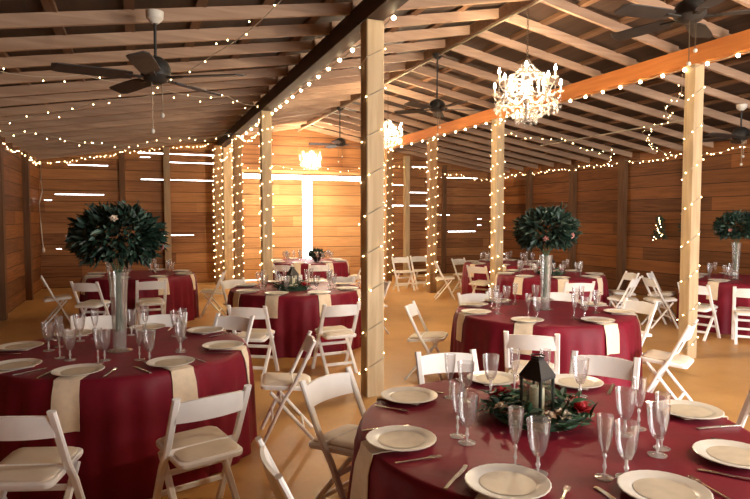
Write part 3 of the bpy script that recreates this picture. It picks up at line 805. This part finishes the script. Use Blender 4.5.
# ------------------------------------------------------------------ lanterns with candles, wreaths
def make_lantern():
    root = empty('candle_lantern'); w = .058
    b = MB(); b.box(-w-.008, w+.008, -w-.008, w+.008, 0, .012); b.box(-w, w, -w, w, .012, .022); b.build('base', 'black', root, smooth=False)
    for sx in (-1, 1):
        for sy in (-1, 1):
            b = MB(); b.bar([(sx*w*.92, sy*w*.92, .022), (sx*w*.92, sy*w*.92, .2)], .014, .014, (0, 1, 0)); b.build('corner_post', 'dark_green', root)
    for k_ in range(4):
        a = k_*pi/2; b = MB(); b.box(-w+.012, w-.012, w-.007, w-.0045, .024, .198)
        b.v = [(x*cos(a)-y_*sin(a), x*sin(a)+y_*cos(a), z) for x, y_, z in b.v]
        b.build('pane', 'pane', root, smooth=False)
    def frus(w0, z0, w1, z1):
        return [(-w0,-w0,z0),(w0,-w0,z0),(w0,w0,z0),(-w0,w0,z0),(-w1,-w1,z1),(w1,-w1,z1),(w1,w1,z1),(-w1,w1,z1)], [(0,3,2,1),(4,5,6,7),(0,1,5,4),(1,2,6,5),(2,3,7,6),(3,0,4,7)]
    b = MB(); b.box(-w-.004, w+.004, -w-.004, w+.004, .2, .214); b.add(*frus(w+.006, .214, .026, .286)); b.build('roof', 'black', root, smooth=False)
    b = MB(); b.box(-.022, .022, -.022, .022, .286, .296); b.add(*frus(.027, .296, .014, .305)); b.build('chimney', 'black', root, smooth=False)
    b = MB(); b.tube([(.034*cos(2*pi*q/18), .034*sin(2*pi*q/18), .309) for q in range(18)], .0035, 6, closed=True); b.build('ring_handle', 'black', root)
    return Maker(root)
lantern = make_lantern()
def make_candle():
    root = empty('pillar_candle'); MB().lathe([(0, 0), (.034, 0), (.036, .004), (.036, .125), (.033, .132), (.02, .126), (0, .125)], 24).build('wax', 'candle', root)
    MB().tube([(0, 0, .124), (.001, 0, .134), (.003, .001, .141)], .0015, 5, (0, 1, 0)).build('wick', 'black', root); return Maker(root)
candle = make_candle()
def petals(b, c, r, up=(0, 0, 1)):
    """a rose: cupped petals in three whorls around a bud"""
    c = Vector(c); up = Vector(up).normalized(); x = up.orthogonal().normalized(); y_ = up.cross(x)
    for k_, (n, rr, tilt) in enumerate(((3, .35, 1.3), (5, .62, .85), (6, 1, .4))):
        for q in range(n):
            a = 2*pi*q/n+k_*.5; d = (x*cos(a)+y_*sin(a))
            dr = (d*cos(tilt)+up*sin(tilt)).normalized()
            b.leaf(c-up*r*.2, dr, r*(.7+.4*rr), r*.95, up if tilt < 1 else d, .3)
    b.ball(tuple(c+up*r*.2), r*.36, 8, 6)
def make_wreath():
    root = empty('flower_wreath')
    b = MB(); b2 = MB()
    rnd = random.Random(3)
    for i in range(340):
        a = rnd.uniform(0, 2*pi); rr = max(.12, .175+rnd.gauss(0, .03)); p = (rr*cos(a), rr*sin(a), .014+abs(rnd.gauss(0, .03)))
        t = (-sin(a)+rnd.uniform(-.7, .7), cos(a)+rnd.uniform(-.7, .7), rnd.uniform(.0, .7))
        (b if i % 3 else b2).leaf(p, t, rnd.uniform(.05, .085), rnd.uniform(.022, .036), (rnd.uniform(-.5,.5), rnd.uniform(-.5,.5), 1))
    b.tube([(.175*cos(2*pi*q/30), .175*sin(2*pi*q/30), .013) for q in range(30)], .011, 6, closed=True)
    b.build('foliage', 'leaf_mid', root); b2.build('eucalyptus_foliage', 'leaf2', root)
    for a, m, r, nm in ((5.25, 'rose_red', .034, 'rose'), (5.65, 'rose_red', .028, 'rose'), (4.55, 'cream_petal', .03, 'white_flower'), (4.25, 'cream_petal', .022, 'white_flower'), (6.05, 'pink_petal', .026, 'pink_flower'), (3.0, 'cream_petal', .026, 'white_flower'), (1.9, 'rose_red', .032, 'rose'), (.8, 'cream_petal', .028, 'white_flower')):
        b = MB(); petals(b, (.18*cos(a), .18*sin(a), .07), r*(1.8 if 'rose' in nm else 1.3), (.3*cos(a), .3*sin(a), 1)); b.build(nm, m, root)
    return Maker(root)
wreath = make_wreath()
for tn, (x, y_), rz, ds in (('near', (1.80, 2.40), .35, 'the nearest table'), ('middle', (1.95, 8.0), .3, 'the table left of the thick post'), ('behind', (6.642, 8.541), .5, 'the far table behind the tall vase')):
    lantern((x, y_, T+.001), rz, 'black metal candle lantern with peaked roof on '+ds, 'lantern')
    candle((x, y_, T+.026), 0, 'cream pillar candle inside the black lantern on '+ds, 'candle')
    wreath((x, y_, T+.001), .12, scale=1.12, label= 'green flower wreath around the lantern on '+ds, cat='wreath')

# ------------------------------------------------------------------ tall vases and bouquets
def make_vase():
    root = empty('tall_vase')
    MB().lathe([(.048, .012), (.048, .10), (.054, .3), (.064, .5), (.073, .585), (.070, .585), (.061, .5), (.051, .3), (.045, .10), (.045, .02), (0, .018)], 28).build('cylinder', 'vase', root)
    MB().lathe([(0, 0), (.088, 0), (.09, .004), (.06, .010), (.05, .0125), (0, .0125)], 28).build('foot', 'vase', root)
    return Maker(root)
vase = make_vase()
def make_bouquet():
    root = empty('flower_bouquet'); rnd = random.Random(11); b = MB(); b2 = MB()
    for i in range(1500):
        u = rnd.uniform(-.75, 1); a = rnd.uniform(0, 2*pi); q = sqrt(max(0, 1-u*u)); s = rnd.uniform(.35, 1)**.5
        d = Vector((q*cos(a), q*sin(a), u)); p = Vector((d.x*.29*s, d.y*.29*s, .27+d.z*.21*s))
        dr = d+Vector((rnd.uniform(-.7,.7), rnd.uniform(-.7,.7), rnd.uniform(-.5,.5)))
        (b if i % 6 else b2).leaf(p, dr, rnd.uniform(.05, .10), rnd.uniform(.024, .042), (rnd.uniform(-1,1), rnd.uniform(-1,1), rnd.uniform(-.2,1)))
    b.build('foliage', 'leaf', root); b2.build('eucalyptus_foliage', 'leaf2', root)
    for k_ in range(9):
        a = 2*pi*k_/9; b = MB(); b.tube([(.025*cos(a+.8), .025*sin(a+.8), -.42), (.012*cos(a), .012*sin(a), 0), (.10*cos(a), .10*sin(a), .2)], .004, 5, (0, 1, 0)); b.build('stem', 'stem', root)
    for k_ in range(5):
        a = 2.4*k_; u = -.3+1.2*((k_*.37) % 1); q = sqrt(max(0, 1-u*u)); d = Vector((q*cos(a), q*sin(a), u))
        b = MB(); petals(b, (d.x*.32, d.y*.32, .27+d.z*.24), .03, d); b.build('cream_flower' if k_ % 3 else 'pink_flower', 'cream_petal' if k_ % 3 else 'pink_petal', root)
    for k_ in range(10):   # sprigs standing out of the top
        a = 2.4*k_+.5; h = .46+.10*((k_*.61) % 1); b = MB(); tip = Vector((.20*cos(a), .20*sin(a), h)); base = Vector((.10*cos(a), .10*sin(a), .38))
        b.tube([base, base.lerp(tip, .5)+Vector((0, 0, .015)), tip], .003, 5, (0, 1, 0))
        for q in range(7): b.leaf(base.lerp(tip, .3+q*.1), (rnd.uniform(-1,1), rnd.uniform(-1,1), .6), .04, .018)
        b.build('sprig', 'leaf2' if k_ % 2 else 'leaf', root)
    return Maker(root)
bouquet = make_bouquet()
for (x, y_), ds, sc, dz in (((-.14, 4.77), 'the left front table', 1.0, 0), ((4.05, 5.28), 'the middle tall-vase table', 1.03, 0), ((8.88, 6.78), 'the right edge table', 1.0, 0)):
    vase((x, y_, T+.001), 0, 'tall clear glass vase on '+ds, 'vase')
    bouquet((x, y_, T+.565), x, 'round dark green leafy bouquet atop the tall vase on '+ds, 'bouquet', scale=sc)
# low dark flowers on the table by the door
root = empty('flower_bowl', (3.75, 13.1, T+.001)); MB().lathe([(0, 0), (.05, 0), (.06, .01), (.10, .09), (.105, .11), (.098, .11), (.09, .08), (.05, .02), (0, .016)], 20).build('bowl', 'black', root)
b = MB(); rnd = random.Random(5)
for i in range(260):
    u = rnd.uniform(-.1, 1); a = rnd.uniform(0, 2*pi); q = sqrt(1-u*u); d = Vector((q*cos(a), q*sin(a), u*.8))
    b.leaf(Vector((0, 0, .12))+d*.13*rnd.uniform(.4, 1), d+Vector((rnd.uniform(-.4,.4), rnd.uniform(-.4,.4), 0)), rnd.uniform(.08, .15), .04)
b.build('foliage', 'leaf', root)
for k_ in range(6):
    a = k_*1.05; b = MB(); petals(b, (.13*cos(a), .13*sin(a), .2), .035, (cos(a), sin(a), 1)); b.build('cream_flower', 'cream_petal', root)
tag(root, 'low bowl of dark leaves and pale flowers in front of the barn door', 'flowers')
# greenery with fairy lights on the right wall
root = empty('wall_greenery', (XW1-.1, 9.82, 1.27)); b = MB(); rnd = random.Random(8)
for i in range(170):
    t = rnd.random(); w = .14*(1-t)+.03; b.leaf((rnd.uniform(-.05, .03), rnd.uniform(-w, w), t*.48), (rnd.uniform(-.6, .1), rnd.uniform(-1, 1), rnd.uniform(-.2, 1)), .09, .03)
b.tube([(.05, 0, -.02), (.04, 0, .5)], .006, 5, (0, 1, 0)); b.build('foliage', 'leaf', root)
for i in range(16):
    t = i/15; w = .12*(1-t)+.03; put('bulb', bulbmesh(.016), root, (-.08, rnd.uniform(-w, w), t*.48))
tag(root, 'small green spray with fairy lights hung on the right wall', 'greenery')
root = empty('wall_greenery', (XW1-.1, 9.19, 1.38)); b = MB()
for i in range(110):
    t = rnd.random(); w = .10*sin(pi*t)+.03; b.leaf((rnd.uniform(-.05, .03), rnd.uniform(-w, w), t*.4), (rnd.uniform(-.6, .1), rnd.uniform(-1, 1), rnd.uniform(-.2, 1)), .09, .03)
b.tube([(.03, 0, -.02), (.02, 0, .42)], .006, 5, (0, 1, 0)); b.build('foliage', 'leaf', root)
b = MB(); b.tube([(-.02, 0, .40), (.0, 0, .47), (.04, 0, .47)], .006, 6, (0, 1, 0)); b.build('hook', 'black', root)
tag(root, 'small unlit green spray hung on the right wall just left of the pale post', 'greenery')

# ------------------------------------------------------------------ camera
cam = bpy.data.cameras.new('camera'); co = bpy.data.objects.new('camera', cam); COL.objects.link(co)
cam.sensor_width = 36; cam.lens = 600/750*36; cam.clip_start = .05; cam.clip_end = 200
th = math.atan(237/600); pt = math.atan(31.5/600)
co.location = (0, 0, 1.75); co.rotation_euler = (pi/2-pt, 0, -th)
S.camera = co

# ------------------------------------------------------------------ light
w = bpy.data.worlds.new('daylight'); S.world = w; w.use_nodes = True
bg = w.node_tree.nodes['Background']; bg.inputs[0].default_value = (.98, .98, .98, 1); bg.inputs[1].default_value = 9.0
def lamp(name, kind, loc, energy, color, **kw):
    l = bpy.data.lights.new(name, kind); l.energy = energy; l.color = color
    for k_, v in kw.items(): setattr(l, k_, v)
    o = bpy.data.objects.new(name, l); COL.objects.link(o); o.location = loc; return o
o = lamp('door_portal', 'AREA', (6.65, YF-.1, 1.55), 1, (1, 1, 1), shape='RECTANGLE', size=6.7, size_y=3.1)
o.rotation_euler = (pi/2, 0, 0); o.data.cycles.is_portal = True
for (y_, z, _l), e in zip(CH, (430, 430, 900)):
    lamp('chandelier_lamp', 'POINT', (XR, y_, z+.05), e, (1, .77, .50), shadow_soft_size=.05)

# added fill lamp under the ridge, out of view, brightens the near tables
root = empty('added_fill_lamp', (XR, 1.3, 3.25)); root['kind'] = 'structure'
b = MB(); b.tube([(0, 0, .12), (0, 0, 1.0)], .008, 6, (0, 1, 0)); b.lathe([(0, .02), (.05, .03), (.05, .1), (.015, .13), (0, .13)], 14); b.build('fill_lamp_holder', 'black', root)
b = MB(); b.ball((0, 0, -.03), .07, 14, 10); b.build('fill_lamp_bulb', 'globe', root)
lamp('added_fill_light', 'POINT', (XR, 1.3, 3.07), 190, (1, .80, .56), shadow_soft_size=.1)
v = S.view_settings; v.view_transform = 'Standard'; v.look = 'None'; v.exposure = .52; v.gamma = 1; v.use_curve_mapping = False
